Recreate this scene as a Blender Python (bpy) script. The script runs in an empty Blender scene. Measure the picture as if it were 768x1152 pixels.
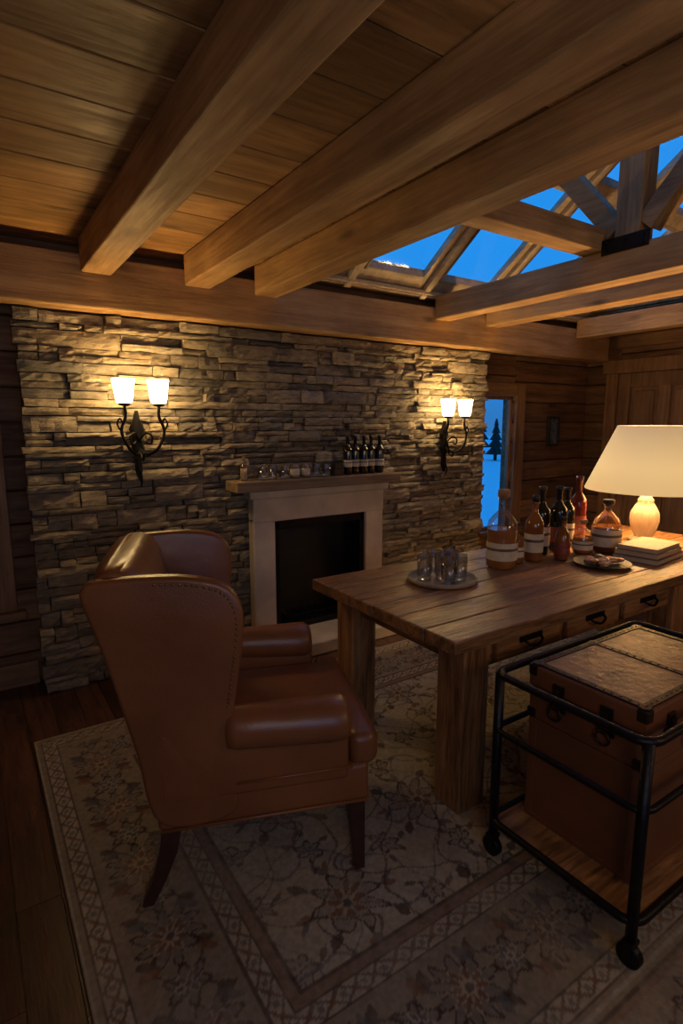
import bpy, bmesh, math, random
import numpy as np
from mathutils import Vector, Matrix
random.seed(7); np.random.seed(7)
S=bpy.context.scene
COL=bpy.context.collection
PI=math.pi
S.view_settings.view_transform='Standard'
# ------------------------------------------------------------------ materials
def newmat(name):
    m=bpy.data.materials.new(name); m.use_nodes=True
    nt=m.node_tree; nt.nodes.clear()
    out=nt.nodes.new('ShaderNodeOutputMaterial')
    return m,nt,out
def N(nt,t,**k):
    n=nt.nodes.new(t)
    for a,b in k.items(): setattr(n,a,b)
    return n
def c4(c): return (c[0],c[1],c[2],1)
def plain(name,col,rough=.5,metal=0,var=.15,nscale=8,bump=.0,bscale=60,coat=0,emis=None,spec=.5):
    m,nt,out=newmat(name); L=nt.links.new
    p=N(nt,'ShaderNodeBsdfPrincipled'); L(p.outputs[0],out.inputs[0])
    tc=N(nt,'ShaderNodeTexCoord'); no=N(nt,'ShaderNodeTexNoise'); no.inputs['Scale'].default_value=nscale; no.inputs['Detail'].default_value=5
    L(tc.outputs['Object'],no.inputs['Vector'])
    r=N(nt,'ShaderNodeValToRGB'); r.color_ramp.elements[0].position=.3; r.color_ramp.elements[1].position=.7
    r.color_ramp.elements[0].color=c4([x*(1-var) for x in col]); r.color_ramp.elements[1].color=c4([min(1,x*(1+var)) for x in col])
    L(no.outputs[0],r.inputs[0]); L(r.outputs[0],p.inputs['Base Color'])
    p.inputs['Roughness'].default_value=rough; p.inputs['Metallic'].default_value=metal
    p.inputs['Specular IOR Level'].default_value=spec
    p.inputs['Coat Weight'].default_value=coat
    if bump>0:
        n2=N(nt,'ShaderNodeTexNoise'); n2.inputs['Scale'].default_value=bscale; n2.inputs['Detail'].default_value=6
        L(tc.outputs['Object'],n2.inputs['Vector'])
        b=N(nt,'ShaderNodeBump'); b.inputs['Strength'].default_value=bump; b.inputs['Distance'].default_value=.01
        L(n2.outputs[0],b.inputs['Height']); L(b.outputs[0],p.inputs['Normal'])
    if emis:
        p.inputs['Emission Color'].default_value=c4(emis[0]); p.inputs['Emission Strength'].default_value=emis[1]
    return m
def wood(name,c1,c2,axis='x',rough=.55,across=14,along=.9,var=.3,bump=.25,spec=.4,streak=.6,knot=.35):
    m,nt,out=newmat(name); L=nt.links.new
    p=N(nt,'ShaderNodeBsdfPrincipled'); L(p.outputs[0],out.inputs[0])
    tc=N(nt,'ShaderNodeTexCoord'); geo=N(nt,'ShaderNodeNewGeometry')
    mul=N(nt,'ShaderNodeVectorMath',operation='SCALE'); mul.inputs[0].default_value=(13,27,41); L(geo.outputs['Random Per Island'],mul.inputs['Scale'])
    add=N(nt,'ShaderNodeVectorMath',operation='ADD'); L(tc.outputs['Object'],add.inputs[0]); L(mul.outputs[0],add.inputs[1])
    mp=N(nt,'ShaderNodeMapping'); sc=[across]*3; sc['xyz'.index(axis)]=along; mp.inputs['Scale'].default_value=sc
    L(add.outputs[0],mp.inputs['Vector'])
    n1=N(nt,'ShaderNodeTexNoise'); n1.inputs['Scale'].default_value=1; n1.inputs['Detail'].default_value=8; n1.inputs['Distortion'].default_value=1.4; n1.inputs['Roughness'].default_value=.6
    L(mp.outputs[0],n1.inputs['Vector'])
    n2=N(nt,'ShaderNodeTexNoise'); n2.inputs['Scale'].default_value=6; n2.inputs['Detail'].default_value=5; n2.inputs['Roughness'].default_value=.6
    L(mp.outputs[0],n2.inputs['Vector'])
    n3=N(nt,'ShaderNodeTexNoise'); n3.inputs['Scale'].default_value=2.6; n3.inputs['Detail'].default_value=4
    L(add.outputs[0],n3.inputs['Vector'])
    mk=N(nt,'ShaderNodeMapping'); s2=[5]*3; s2['xyz'.index(axis)]=1.6; mk.inputs['Scale'].default_value=s2; L(add.outputs[0],mk.inputs['Vector'])
    vo=N(nt,'ShaderNodeTexVoronoi'); vo.inputs['Scale'].default_value=1; L(mk.outputs[0],vo.inputs['Vector'])
    kr=N(nt,'ShaderNodeMapRange'); kr.inputs['From Min'].default_value=.04; kr.inputs['From Max'].default_value=.16; kr.inputs['To Min'].default_value=knot; kr.inputs['To Max'].default_value=1
    L(vo.outputs['Distance'],kr.inputs['Value'])
    mx=N(nt,'ShaderNodeMath',operation='MULTIPLY_ADD'); mx.inputs[1].default_value=streak; L(n2.outputs[0],mx.inputs[0]); L(n1.outputs[0],mx.inputs[2])
    r=N(nt,'ShaderNodeValToRGB'); ctr=.5+.5*streak
    r.color_ramp.elements[0].position=ctr-.17; r.color_ramp.elements[1].position=min(1,ctr+.17)
    r.color_ramp.elements[0].color=c4(c2); r.color_ramp.elements[1].color=c4(c1)
    L(mx.outputs[0],r.inputs[0])
    v1=N(nt,'ShaderNodeMapRange'); v1.inputs['To Min'].default_value=1-var; v1.inputs['To Max'].default_value=1+var*.6; L(geo.outputs['Random Per Island'],v1.inputs['Value'])
    v2=N(nt,'ShaderNodeMapRange'); v2.inputs['From Min'].default_value=.3; v2.inputs['From Max'].default_value=.7; v2.inputs['To Min'].default_value=.72; v2.inputs['To Max'].default_value=1.2; L(n3.outputs[0],v2.inputs['Value'])
    m1=N(nt,'ShaderNodeMath',operation='MULTIPLY'); L(v1.outputs[0],m1.inputs[0]); L(v2.outputs[0],m1.inputs[1])
    m2=N(nt,'ShaderNodeMath',operation='MULTIPLY'); L(m1.outputs[0],m2.inputs[0]); L(kr.outputs[0],m2.inputs[1])
    cm=N(nt,'ShaderNodeVectorMath',operation='SCALE'); L(r.outputs[0],cm.inputs[0]); L(m2.outputs[0],cm.inputs['Scale'])
    L(cm.outputs[0],p.inputs['Base Color'])
    rr=N(nt,'ShaderNodeMapRange'); rr.inputs['From Min'].default_value=ctr-.2; rr.inputs['From Max'].default_value=ctr+.2; rr.inputs['To Min'].default_value=min(1,rough+.15); rr.inputs['To Max'].default_value=max(.05,rough-.07)
    L(mx.outputs[0],rr.inputs['Value']); L(rr.outputs[0],p.inputs['Roughness'])
    p.inputs['Specular IOR Level'].default_value=spec
    b=N(nt,'ShaderNodeBump'); b.inputs['Strength'].default_value=bump; b.inputs['Distance'].default_value=.01
    L(mx.outputs[0],b.inputs['Height']); L(b.outputs[0],p.inputs['Normal'])
    return m
def stone_mat():
    m,nt,out=newmat('ledgestone'); L=nt.links.new
    p=N(nt,'ShaderNodeBsdfPrincipled'); L(p.outputs[0],out.inputs[0])
    tc=N(nt,'ShaderNodeTexCoord'); geo=N(nt,'ShaderNodeNewGeometry')
    r=N(nt,'ShaderNodeValToRGB'); cr=r.color_ramp
    cols=[(.21,.17,.125),(.36,.29,.195),(.24,.205,.16),(.43,.345,.23),(.16,.14,.115),(.31,.24,.16)]
    cr.elements[0].color=c4(cols[0]); cr.elements[1].color=c4(cols[-1]); 
    for i,c in enumerate(cols[1:-1]): e=cr.elements.new((i+1)/5); e.color=c4(c)
    L(geo.outputs['Random Per Island'],r.inputs[0])
    mp=N(nt,'ShaderNodeMapping'); mp.inputs['Scale'].default_value=(1,1,2.6); L(tc.outputs['Object'],mp.inputs['Vector'])
    n1=N(nt,'ShaderNodeTexNoise'); n1.inputs['Scale'].default_value=16; n1.inputs['Detail'].default_value=9; n1.inputs['Roughness'].default_value=.7; L(mp.outputs[0],n1.inputs['Vector'])
    v=N(nt,'ShaderNodeMapRange'); v.inputs['From Min'].default_value=.3; v.inputs['From Max'].default_value=.7; v.inputs['To Min'].default_value=.55; v.inputs['To Max'].default_value=1.35; L(n1.outputs[0],v.inputs['Value'])
    cm=N(nt,'ShaderNodeVectorMath',operation='SCALE'); L(r.outputs[0],cm.inputs[0]); L(v.outputs[0],cm.inputs['Scale']); L(cm.outputs[0],p.inputs['Base Color'])
    p.inputs['Roughness'].default_value=.8
    b=N(nt,'ShaderNodeBump'); b.inputs['Strength'].default_value=1.0; b.inputs['Distance'].default_value=.02
    L(n1.outputs[0],b.inputs['Height']); L(b.outputs[0],p.inputs['Normal'])
    return m
def leather_mat(name,col,rough=.4):
    m,nt,out=newmat(name); L=nt.links.new
    p=N(nt,'ShaderNodeBsdfPrincipled'); L(p.outputs[0],out.inputs[0])
    tc=N(nt,'ShaderNodeTexCoord')
    n1=N(nt,'ShaderNodeTexNoise'); n1.inputs['Scale'].default_value=3.5; n1.inputs['Detail'].default_value=4; L(tc.outputs['Object'],n1.inputs['Vector'])
    r=N(nt,'ShaderNodeValToRGB'); r.color_ramp.elements[0].position=.3; r.color_ramp.elements[1].position=.75
    r.color_ramp.elements[0].color=c4([x*.78 for x in col]); r.color_ramp.elements[1].color=c4([x*1.2 for x in col])
    L(n1.outputs[0],r.inputs[0]); L(r.outputs[0],p.inputs['Base Color'])
    p.inputs['Roughness'].default_value=rough
    vo=N(nt,'ShaderNodeTexVoronoi'); vo.inputs['Scale'].default_value=230; L(tc.outputs['Object'],vo.inputs['Vector'])
    mx=N(nt,'ShaderNodeMath',operation='MULTIPLY_ADD'); mx.inputs[1].default_value=.08; L(vo.outputs['Distance'],mx.inputs[0])
    n2=N(nt,'ShaderNodeTexNoise'); n2.inputs['Scale'].default_value=7; n2.inputs['Detail'].default_value=2; L(tc.outputs['Object'],n2.inputs['Vector']); L(n2.outputs[0],mx.inputs[2])
    b=N(nt,'ShaderNodeBump'); b.inputs['Strength'].default_value=.2; b.inputs['Distance'].default_value=.025
    L(mx.outputs[0],b.inputs['Height']); L(b.outputs[0],p.inputs['Normal'])
    return m
def thin_glass(name,tint=(.965,.965,.955),gl=.09,k=.5):
    m,nt,out=newmat(name); L=nt.links.new
    t=N(nt,'ShaderNodeBsdfTransparent'); t.inputs[0].default_value=c4(tint)
    g=N(nt,'ShaderNodeBsdfGlossy'); g.inputs['Roughness'].default_value=.06
    lw=N(nt,'ShaderNodeLayerWeight'); lw.inputs[0].default_value=.3
    a=N(nt,'ShaderNodeMath',operation='MULTIPLY_ADD'); a.inputs[1].default_value=k; a.inputs[2].default_value=gl; L(lw.outputs['Fresnel'],a.inputs[0])
    mx=N(nt,'ShaderNodeMixShader'); L(a.outputs[0],mx.inputs[0]); L(t.outputs[0],mx.inputs[1]); L(g.outputs[0],mx.inputs[2]); L(mx.outputs[0],out.inputs[0])
    return m
def shade_mat(name,col,strength,edge=.6,zlo=None,zhi=None):
    m,nt,out=newmat(name); L=nt.links.new
    d=N(nt,'ShaderNodeBsdfPrincipled'); d.inputs['Base Color'].default_value=(.75,.66,.5,1); d.inputs['Roughness'].default_value=.8
    d.inputs['Emission Color'].default_value=c4(col)
    if zlo is not None:
        tc=N(nt,'ShaderNodeTexCoord'); sp=N(nt,'ShaderNodeSeparateXYZ'); L(tc.outputs['Object'],sp.inputs[0])
        r=N(nt,'ShaderNodeValToRGB'); mr=N(nt,'ShaderNodeMapRange'); mr.inputs['From Min'].default_value=zlo; mr.inputs['From Max'].default_value=zhi
        L(sp.outputs['Z'],mr.inputs['Value']); L(mr.outputs[0],r.inputs[0])
        e=r.color_ramp.elements; e[0].color=(.85,.85,.85,1); e[1].color=(.6,.6,.6,1); k=e.new(.4); k.color=(1,1,1,1)
        ml=N(nt,'ShaderNodeMath',operation='MULTIPLY'); ml.inputs[1].default_value=strength; L(r.outputs[0],ml.inputs[0]); L(ml.outputs[0],d.inputs['Emission Strength'])
    else: d.inputs['Emission Strength'].default_value=strength
    L(d.outputs[0],out.inputs[0])
    return m

M={}
M['beam']={a:wood('beam_wood_'+a,(.58,.36,.155),(.36,.20,.082),a,rough=.6,across=11,along=.8,var=.12,bump=.35,knot=.4) for a in 'xyz'}
M['roofw']=wood('lantern_pine',(.55,.45,.33),(.38,.30,.21),'y',rough=.6,across=11,along=.8,var=.12,bump=.3)
M['ceil']=wood('ceiling_boards',(.54,.31,.115),(.32,.165,.055),'x',rough=.5,across=9,along=.9,var=.3)
M['log']={a:wood('log_wall_'+a,(.29,.155,.07),(.13,.065,.03),a,rough=.6,across=9,along=.8,var=.35) for a in 'xyz'}
M['trim']={a:wood('trim_wood_'+a,(.36,.21,.10),(.22,.115,.05),a,rough=.5,across=12,along=.8,var=.15) for a in 'xyz'}
M['floor']=wood('hardwood_floor',(.13,.056,.030),(.05,.021,.012),'y',rough=.32,across=14,along=1.2,var=.4,bump=.1,spec=.5)
M['table']={a:wood('table_wood_'+a,(.44,.215,.08),(.13,.056,.022),a,rough=.30,across=13,along=1.2,var=.3,bump=.5,spec=.5,streak=.7,knot=.25) for a in 'xyz'}
M['mantel']=wood('mantel_oak',(.40,.28,.16),(.22,.145,.08),'x',rough=.6)
M['stone']=stone_mat()
M['mortar']=plain('mortar_backing',(.03,.026,.02),.95,var=.3,bump=.5)
M['marble']=plain('limestone_surround',(.62,.53,.41),.5,var=.2,nscale=5,bump=.15,bscale=25)
M['black']=plain('firebox_soot',(.012,.011,.010),.6,var=.4)
M['iron']=plain('black_iron',(.018,.016,.015),.42,metal=.7,var=.3,bump=.2,bscale=80)
M['bronze']=plain('dark_bronze',(.05,.035,.022),.4,metal=.8,var=.4)
M['leather']=leather_mat('cognac_leather',(.22,.080,.028),.33)
M['trunkl']=leather_mat('trunk_leather',(.16,.058,.022),.5)
M['parch']=plain('worn_trunk_top',(.33,.19,.08),.36,var=.5,nscale=9,bump=.4,bscale=30)
M['darkwood']=plain('espresso_leg_wood',(.045,.018,.012),.35,var=.3,nscale=20)
M['nail']=plain('brass_nailhead',(.25,.14,.06),.4,metal=.9,var=.2)
M['ceramic']=plain('cream_ceramic',(.42,.35,.26),.35,var=.06)
M['paper']=plain('label_paper',(.62,.54,.40),.7,var=.12,nscale=30)
M['paperred']=plain('label_red',(.28,.05,.03),.6,var=.3,nscale=60)
M['cork']=plain('cork',(.35,.2,.1),.8,var=.25,nscale=60)
M['blackcap']=plain('black_foil',(.02,.018,.018),.35,var=.2)
M['winebody']=plain('dark_wine_glass',(.012,.012,.008),.08,var=.2,coat=.5)
M['amber']=plain('amber_spirit',(.55,.20,.04),.1,var=.1,coat=.3)
M['amber'].node_tree.nodes['Principled BSDF'].inputs['Transmission Weight'].default_value=.3
M['cognac']=plain('cognac_spirit',(.26,.085,.02),.08,var=.2,coat=.5)
M['redwine']=plain('red_wine_glass',(.16,.02,.012),.08,var=.2,coat=.5)
M['glass']=thin_glass('clear_glass')
M['pane']=thin_glass('window_glass',(.98,.99,1),.0,.05)
M['tray']=wood('tray_wood',(.42,.32,.2),(.3,.2,.12),'x',rough=.5)
M['plate']=plain('dark_stoneware',(.03,.028,.027),.35,var=.3)
M['food']=plain('charcuterie',(.50,.22,.10),.5,var=.5,nscale=40)
M['nut']=plain('nuts_and_crackers',(.55,.38,.20),.6,var=.4,nscale=50)
M['pages']=plain('book_pages',(.52,.44,.32),.8,var=.1,nscale=60)
M['book1']=plain('book_cloth',(.30,.20,.11),.7,var=.2,nscale=20)
M['book2']=plain('book_cloth_dark',(.13,.08,.05),.7,var=.2,nscale=20)
M['snow']=plain('snow',(.8,.85,.9),.8,var=.05)
M['pine']=plain('pine_needles',(.02,.035,.03),.9,var=.4)
M['pic']=plain('framed_photo',(.10,.12,.14),.3,var=.7,nscale=25)
M['wax']=plain('candle_wax',(.55,.42,.25),.5,var=.1)
M['sconceglass']=shade_mat('lit_sconce_glass',(1,.66,.27),37)
M['lampshade']=shade_mat('lit_linen_shade',(1,.64,.24),.68,zlo=1.09,zhi=1.5)

# ------------------------------------------------------------------ geometry helpers
def empty(name,loc=(0,0,0),rz=0):
    e=bpy.data.objects.new(name,None); e.location=loc; e.rotation_euler=(0,0,rz); COL.objects.link(e); return e
def finish(name,me,mat,parent=None,bevel=0,seg=2,smooth=False,sub=0):
    ob=bpy.data.objects.new(name,me); COL.objects.link(ob)
    if mat: me.materials.append(mat)
    if parent: ob.parent=parent
    if bevel>0:
        b=ob.modifiers.new('bevel','BEVEL'); b.width=bevel; b.segments=seg; b.limit_method='ANGLE'; b.angle_limit=math.radians(35)
    if sub>0:
        s=ob.modifiers.new('sub','SUBSURF'); s.levels=sub; s.render_levels=sub
    if smooth:
        for p in me.polygons: p.use_smooth=True
    return ob
def mesh(name,vs,fs,mat,parent=None,**k):
    me=bpy.data.meshes.new(name); me.from_pydata([tuple(v) for v in vs],[],fs); me.update()
    bm=bmesh.new(); bm.from_mesh(me); bmesh.ops.recalc_face_normals(bm,faces=bm.faces); bm.to_mesh(me); bm.free()
    return finish(name,me,mat,parent,**k)
BF=[(0,3,2,1),(4,5,6,7),(0,1,5,4),(1,2,6,5),(2,3,7,6),(3,0,4,7)]
def bv(x0,x1,y0,y1,z0,z1): return [(x0,y0,z0),(x1,y0,z0),(x1,y1,z0),(x0,y1,z0),(x0,y0,z1),(x1,y0,z1),(x1,y1,z1),(x0,y1,z1)]
def boxes(name,lst,mat,parent=None,**k):
    vs=[];fs=[]
    for b in lst:
        o=len(vs); vs+= bv(*b) if len(b)==6 else list(b); fs+=[tuple(i+o for i in f) for f in BF]
    return mesh(name,vs,fs,mat,parent,**k)
def box(name,x0,x1,y0,y1,z0,z1,mat,parent=None,bevel=.004,**k): return boxes(name,[(x0,x1,y0,y1,z0,z1)],mat,parent,bevel=bevel,**k)
def lathe(name,prof,loc,mat,parent=None,seg=32,flute=0,fn=0,smooth=True):
    vs=[];fs=[]
    for r,z in prof:
        for i in range(seg):
            a=2*PI*i/seg; rr=r*(1+flute*math.cos(fn*a)) if fn else r
            vs.append((loc[0]+rr*math.cos(a),loc[1]+rr*math.sin(a),loc[2]+z))
    n=len(prof)
    for j in range(n-1):
        for i in range(seg):
            k=(i+1)%seg; fs.append((j*seg+i,j*seg+k,(j+1)*seg+k,(j+1)*seg+i))
    if prof[0][0]>1e-4: fs.append(tuple(range(seg))[::-1])
    if prof[-1][0]>1e-4: fs.append(tuple((n-1)*seg+i for i in range(seg)))
    me=bpy.data.meshes.new(name); me.from_pydata(vs,[],fs); me.update()
    ob=finish(name,me,mat,parent)
    if smooth:
        for p in me.polygons: p.use_smooth=len(p.vertices)==4
    return ob
def shell(name,prof,loc,mat,parent=None,seg=40,flute=0,fn=0):
    vs=[];fs=[]
    for r,z in prof:
        for i in range(seg):
            a=2*PI*i/seg; rr=r*(1+flute*math.cos(fn*a)) if fn else r
            vs.append((loc[0]+rr*math.cos(a),loc[1]+rr*math.sin(a),loc[2]+z))
    for j in range(len(prof)-1):
        for i in range(seg):
            k=(i+1)%seg; fs.append((j*seg+i,j*seg+k,(j+1)*seg+k,(j+1)*seg+i))
    me=bpy.data.meshes.new(name); me.from_pydata(vs,[],fs); me.update()
    return finish(name,me,mat,parent,smooth=True)
def tubedata(pts,r,closed=False,seg=10):
    pts=[Vector(p) for p in pts]; n=len(pts); vs=[];fs=[]; up=None
    rs=r if isinstance(r,(list,tuple)) else [r]*n
    for i in range(n):
        a=pts[(i-1)%n] if (closed or i>0) else pts[i]; b=pts[(i+1)%n] if (closed or i<n-1) else pts[i]
        t=(b-a).normalized()
        if up is None: up=t.orthogonal().normalized()
        up=(up-t*up.dot(t))
        if up.length<1e-5: up=t.orthogonal()
        up.normalize(); s=t.cross(up)
        for j in range(seg):
            an=2*PI*j/seg; vs.append(pts[i]+(up*math.cos(an)+s*math.sin(an))*rs[i])
    m=n if closed else n-1
    for i in range(m):
        for j in range(seg):
            k=(j+1)%seg; i2=(i+1)%n
            fs.append((i*seg+j,i*seg+k,i2*seg+k,i2*seg+j))
    if not closed: fs.append(tuple(range(seg))[::-1]); fs.append(tuple((n-1)*seg+j for j in range(seg)))
    return vs,fs
def tubes(name,lst,mat,parent=None,seg=10):
    V=[];F=[]
    for it in lst:
        v,f=tubedata(it[0],it[1],it[2] if len(it)>2 else False,seg); o=len(V); V+=v; F+=[tuple(i+o for i in q) for q in f]
    return mesh(name,V,F,mat,parent,smooth=True)
def smoothpath(pts,n=8,closed=False):
    P=[Vector(p) for p in pts]; out=[]; m=len(P)
    rng=range(m) if closed else range(m-1)
    for i in rng:
        if closed: p0,p1,p2,p3=P[(i-1)%m],P[i],P[(i+1)%m],P[(i+2)%m]
        else: p0,p1,p2,p3=P[max(i-1,0)],P[i],P[i+1],P[min(i+2,m-1)]
        for k in range(n):
            t=k/n; out.append(.5*((2*p1)+(p2-p0)*t+(2*p0-5*p1+4*p2-p3)*t*t+(3*p1-p0-3*p2+p3)*t**3))
    if not closed: out.append(P[-1])
    return out
def rrect(x0,x1,y0,y1,z,r,n=6):
    o=[]
    for cx,cy,a0 in [(x1-r,y1-r,0),(x0+r,y1-r,90),(x0+r,y0+r,180),(x1-r,y0+r,270)]:
        for k in range(n+1):
            a=math.radians(a0+90*k/n); o.append((cx+r*math.cos(a),cy+r*math.sin(a),z))
    return o
def spheres(name,pts,r,mat,parent=None,scale=(1,1,1)):
    bm=bmesh.new()
    for i,p in enumerate(pts):
        rr=r[i] if isinstance(r,list) else r
        mt=Matrix.Translation(p)@Matrix.Diagonal((*[rr*s for s in scale],1))
        bmesh.ops.create_uvsphere(bm,u_segments=10,v_segments=7,radius=1,matrix=mt)
    me=bpy.data.meshes.new(name); bm.to_mesh(me); bm.free()
    return finish(name,me,mat,parent,smooth=True)

# ------------------------------------------------------------------ ROOM SHELL
XL,XR,YN,YB=-1.3,5.5,-1.2,3.6
ZC=2.45
ZT=2.50   # top of outer walls
pl=[];x=XL
while x<XR:
    w=.13; y=YN-random.random()*1.2
    while y<YB:
        l=.9+random.random()*.9
        pl.append((x+.001,min(x+w,XR)-.001,max(y,YN)+.001,min(y+l,YB)-.001,-.02,0)); y+=l
    x+=w
pl=[p for p in pl if p[3]-p[2]>.02]
boxes('floor',pl+[(XL-.1,XR+.1,YN-.1,YB+.1,-.08,-.021)],M['floor'])
W=(3.93,4.36,.50,1.76)
def hboards_x(z0,z1,x0,x1,y0,y1,h=.19):
    o=[];z=z0
    while z<z1-.01:
        o.append((x0,x1,y0,y1,z+.003,min(z+h,z1)-.003)); z+=h
    return o
lst=[]
lst+=hboards_x(0,ZT,XL,3.0,YB,YB+.08)
lst+=hboards_x(0,ZT,3.0,W[0],YB,YB+.08)
lst+=hboards_x(0,W[2],W[0],W[1],YB,YB+.08)
lst+=hboards_x(W[3],ZT,W[0],W[1],YB,YB+.08)
lst+=hboards_x(0,ZT,W[1],XR,YB,YB+.08)
boxes('wall_back',lst+[(XL-.2,W[0],YB+.06,YB+.14,-.1,ZT),(W[1],XR+.2,YB+.06,YB+.14,-.1,ZT),(W[0],W[1],YB+.06,YB+.14,-.1,W[2]),(W[0],W[1],YB+.06,YB+.14,W[3],ZT)],M['log']['x'],bevel=.012)
def hb_y(y0,y1,z0,z1,x0,x1,h=.19):
    o=[];z=z0
    while z<z1-.01:
        o.append((x0,x1,y0,y1,z+.003,min(z+h,z1)-.003)); z+=h
    return o
DY0,DY1,DZ=2.35,3.25,2.0
boxes('wall_right',hb_y(YN,DY0,0,ZT,XR,XR+.08)+hb_y(DY1,YB+.07,0,ZT,XR,XR+.08)+hb_y(DY0,DY1,DZ,ZT,XR,XR+.08)+[(XR+.075,XR+.14,YN-.1,YB+.1,-.1,ZT)],M['log']['y'],bevel=.012)
d=empty('door_1')
boxes('door_leaf',[(XR+.025,XR+.06,DY0,DY1,0,DZ)],M['trim']['z'],d)
st=[]
for (a,b) in [(DY0,DY0+.12),(DY0+.39,DY0+.51),(DY1-.12,DY1)]: st.append((XR-.01,XR+.03,a,b,0,DZ))
for (a,b) in [(0,.2),(.9,1.05),(DZ-.14,DZ)]: st.append((XR-.011,XR+.028,DY0+.12,DY1-.12,a,b))
boxes('door_stiles_and_rails',st,M['trim']['z'],d,bevel=.01)
pn=[]
for (a,b) in [(DY0+.12,DY0+.39),(DY0+.51,DY1-.12)]:
    for (z0,z1) in [(.2,.9),(1.05,DZ-.14)]: pn.append((XR+.008,XR+.026,a+.035,b-.035,z0+.035,z1-.035))
boxes('door_raised_panels',pn,M['trim']['z'],d,bevel=.014)
tubes('door_handle',[([(XR-.05,DY0+.06,1.0),(XR-.05,DY0+.16,1.0)],.01),([(XR,DY0+.06,1.0),(XR-.05,DY0+.06,1.0)],.012)],M['iron'],d)
boxes('trim_1',[(XR-.035,XR,DY0-.12,DY0,0,DZ),(XR-.035,XR,DY1,DY1+.12,0,DZ),(XR-.05,XR,DY0-.16,DY1+.16,DZ,DZ+.13)],M['trim']['z'],bevel=.006)
boxes('trim_2',[(XR-.05,XR,YN,YB,2.24,2.36)],M['trim']['y'],bevel=.006)
boxes('wall_left',hb_y(YN,YB,0,ZT,XL-.08,XL)+[(XL-.14,XL-.07,YN-.1,YB+.1,-.1,ZT)],M['log']['y'],bevel=.01)
boxes('wall_near',hboards_x(0,.9,XL,XR,YN-.08,YN)+hboards_x(2.05,ZT,XL,XR,YN-.08,YN)+hboards_x(.9,2.05,1.1,XR,YN-.08,YN)+hboards_x(.9,2.05,XL,-.9,YN-.08,YN),M['log']['x'],bevel=.01)
w=empty('window_3')  # opening added out of view to let blue dusk light in
boxes('sash',[(-.9,-.84,YN-.06,YN-.01,.9,2.05),(1.04,1.1,YN-.06,YN-.01,.9,2.05),(.07,.13,YN-.06,YN-.01,.9,2.05),(-.84,1.04,YN-.06,YN-.01,.9,.96),(-.84,1.04,YN-.06,YN-.01,1.99,2.05)],M['trim']['x'],w,bevel=.004)
w=empty('window_1')
boxes('sash',[(W[0],W[0]+.03,YB+.02,YB+.06,W[2],W[3]),(W[1]-.03,W[1],YB+.02,YB+.06,W[2],W[3]),(W[0],W[1],YB+.02,YB+.06,W[2],W[2]+.03),(W[0],W[1],YB+.02,YB+.06,W[3]-.03,W[3])],M['trim']['z'],w,bevel=.003)
boxes('glass',[(W[0]+.03,W[1]-.03,YB+.035,YB+.04,W[2]+.03,W[3]-.03)],M['pane'],w)
boxes('trim_3',[(W[1],W[1]+.13,YB-.03,YB,W[2]-.1,W[3]+.12),(W[0]-.12,W[0],YB-.03,YB,W[2]-.1,W[3]+.12)],M['trim']['z'],bevel=.005)
boxes('trim_4',[(W[0],W[1],YB-.03,YB,W[3],W[3]+.12),(W[0]-.02,W[1]+.15,YB-.06,YB,W[2]-.04,W[2])],M['trim']['x'],bevel=.005)
w=empty('window_2')
boxes('casing',[(.06,.16,YB-.035,YB,.46,2.12),(-1.0,-.9,YB-.035,YB,.46,2.12)],M['trim']['z'],w,bevel=.006)
boxes('sill',[(-1.05,.2,YB-.07,YB,.41,.46),(-1.0,.16,YB-.04,YB,2.12,2.22)],M['trim']['x'],w,bevel=.006)
boxes('shutters',[(-.9,.06,YB-.015,YB-.001,.46+.06*i,.46+.06*i+.055) for i in range(27)],M['log']['x'],w,bevel=.004)
boxes('baseboard_back',[(XL,.24,YB-.025,YB,0,.14),(3.76,XR-.03,YB-.025,YB,0,.14)],M['trim']['x'],bevel=.005)
boxes('baseboard_right',[(XR-.025,XR,YN,DY0-.12,0,.14)],M['trim']['y'],bevel=.005)
boxes('baseboard_left',[(XL,XL+.025,YN,YB-.03,0,.14)],M['trim']['y'],bevel=.005)
# ceiling boards with lantern well
WX0,WX1,WY0,WY1=1.60,4.9,-.45,3.25
cb=[];y=YN
while y<YB-.001:
    y2=min(y+.24,YB)
    if y2<=WY0 or y>=WY1-.05:
        cb.append((XL,XR,y+.002,y2-.002,ZC,ZC+.04))
    else:
        cb.append((XL,WX0,y+.002,y2-.002,ZC,ZC+.04)); cb.append((WX1,XR,y+.002,y2-.002,ZC,ZC+.04))
    y+=.24
cb+=[(XL-.14,WX0,YN-.1,YB+.14,ZC+.04,ZC+.06),(WX1,XR+.14,YN-.1,YB+.14,ZC+.04,ZC+.06),(WX0,WX1,YN-.1,WY0,ZC+.04,ZC+.06),(WX0,WX1,WY1,YB+.14,ZC+.04,ZC+.06)]
boxes('ceiling',cb,M['ceil'],bevel=.004,seg=1)
boxes('beam_wall_plate',[(XL,5.3,3.26,3.42,2.11,2.37)],M['beam']['x'],bevel=.008)
boxes('beam_wall_plate.001',[(-1.3,5.5,3.42,3.6,2.37,2.445)],M['log']['x'],bevel=.004)
for i,(x0,x1) in enumerate([(-.62,-.46),(.56,.71),(1.10,1.25),(1.53,1.68),(3.0,3.15),(3.55,3.70),(4.75,4.9)]):
    boxes('beam_ceiling' if i==0 else 'beam_ceiling.%03d'%i,[(x0,x1,YN,3.255,2.28,2.447)],M['beam']['y'],bevel=.008)
boxes('beam_header',[(1.60,3.10,1.93,2.06,2.45,2.57)],M['beam']['x'],bevel=.006)
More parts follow.
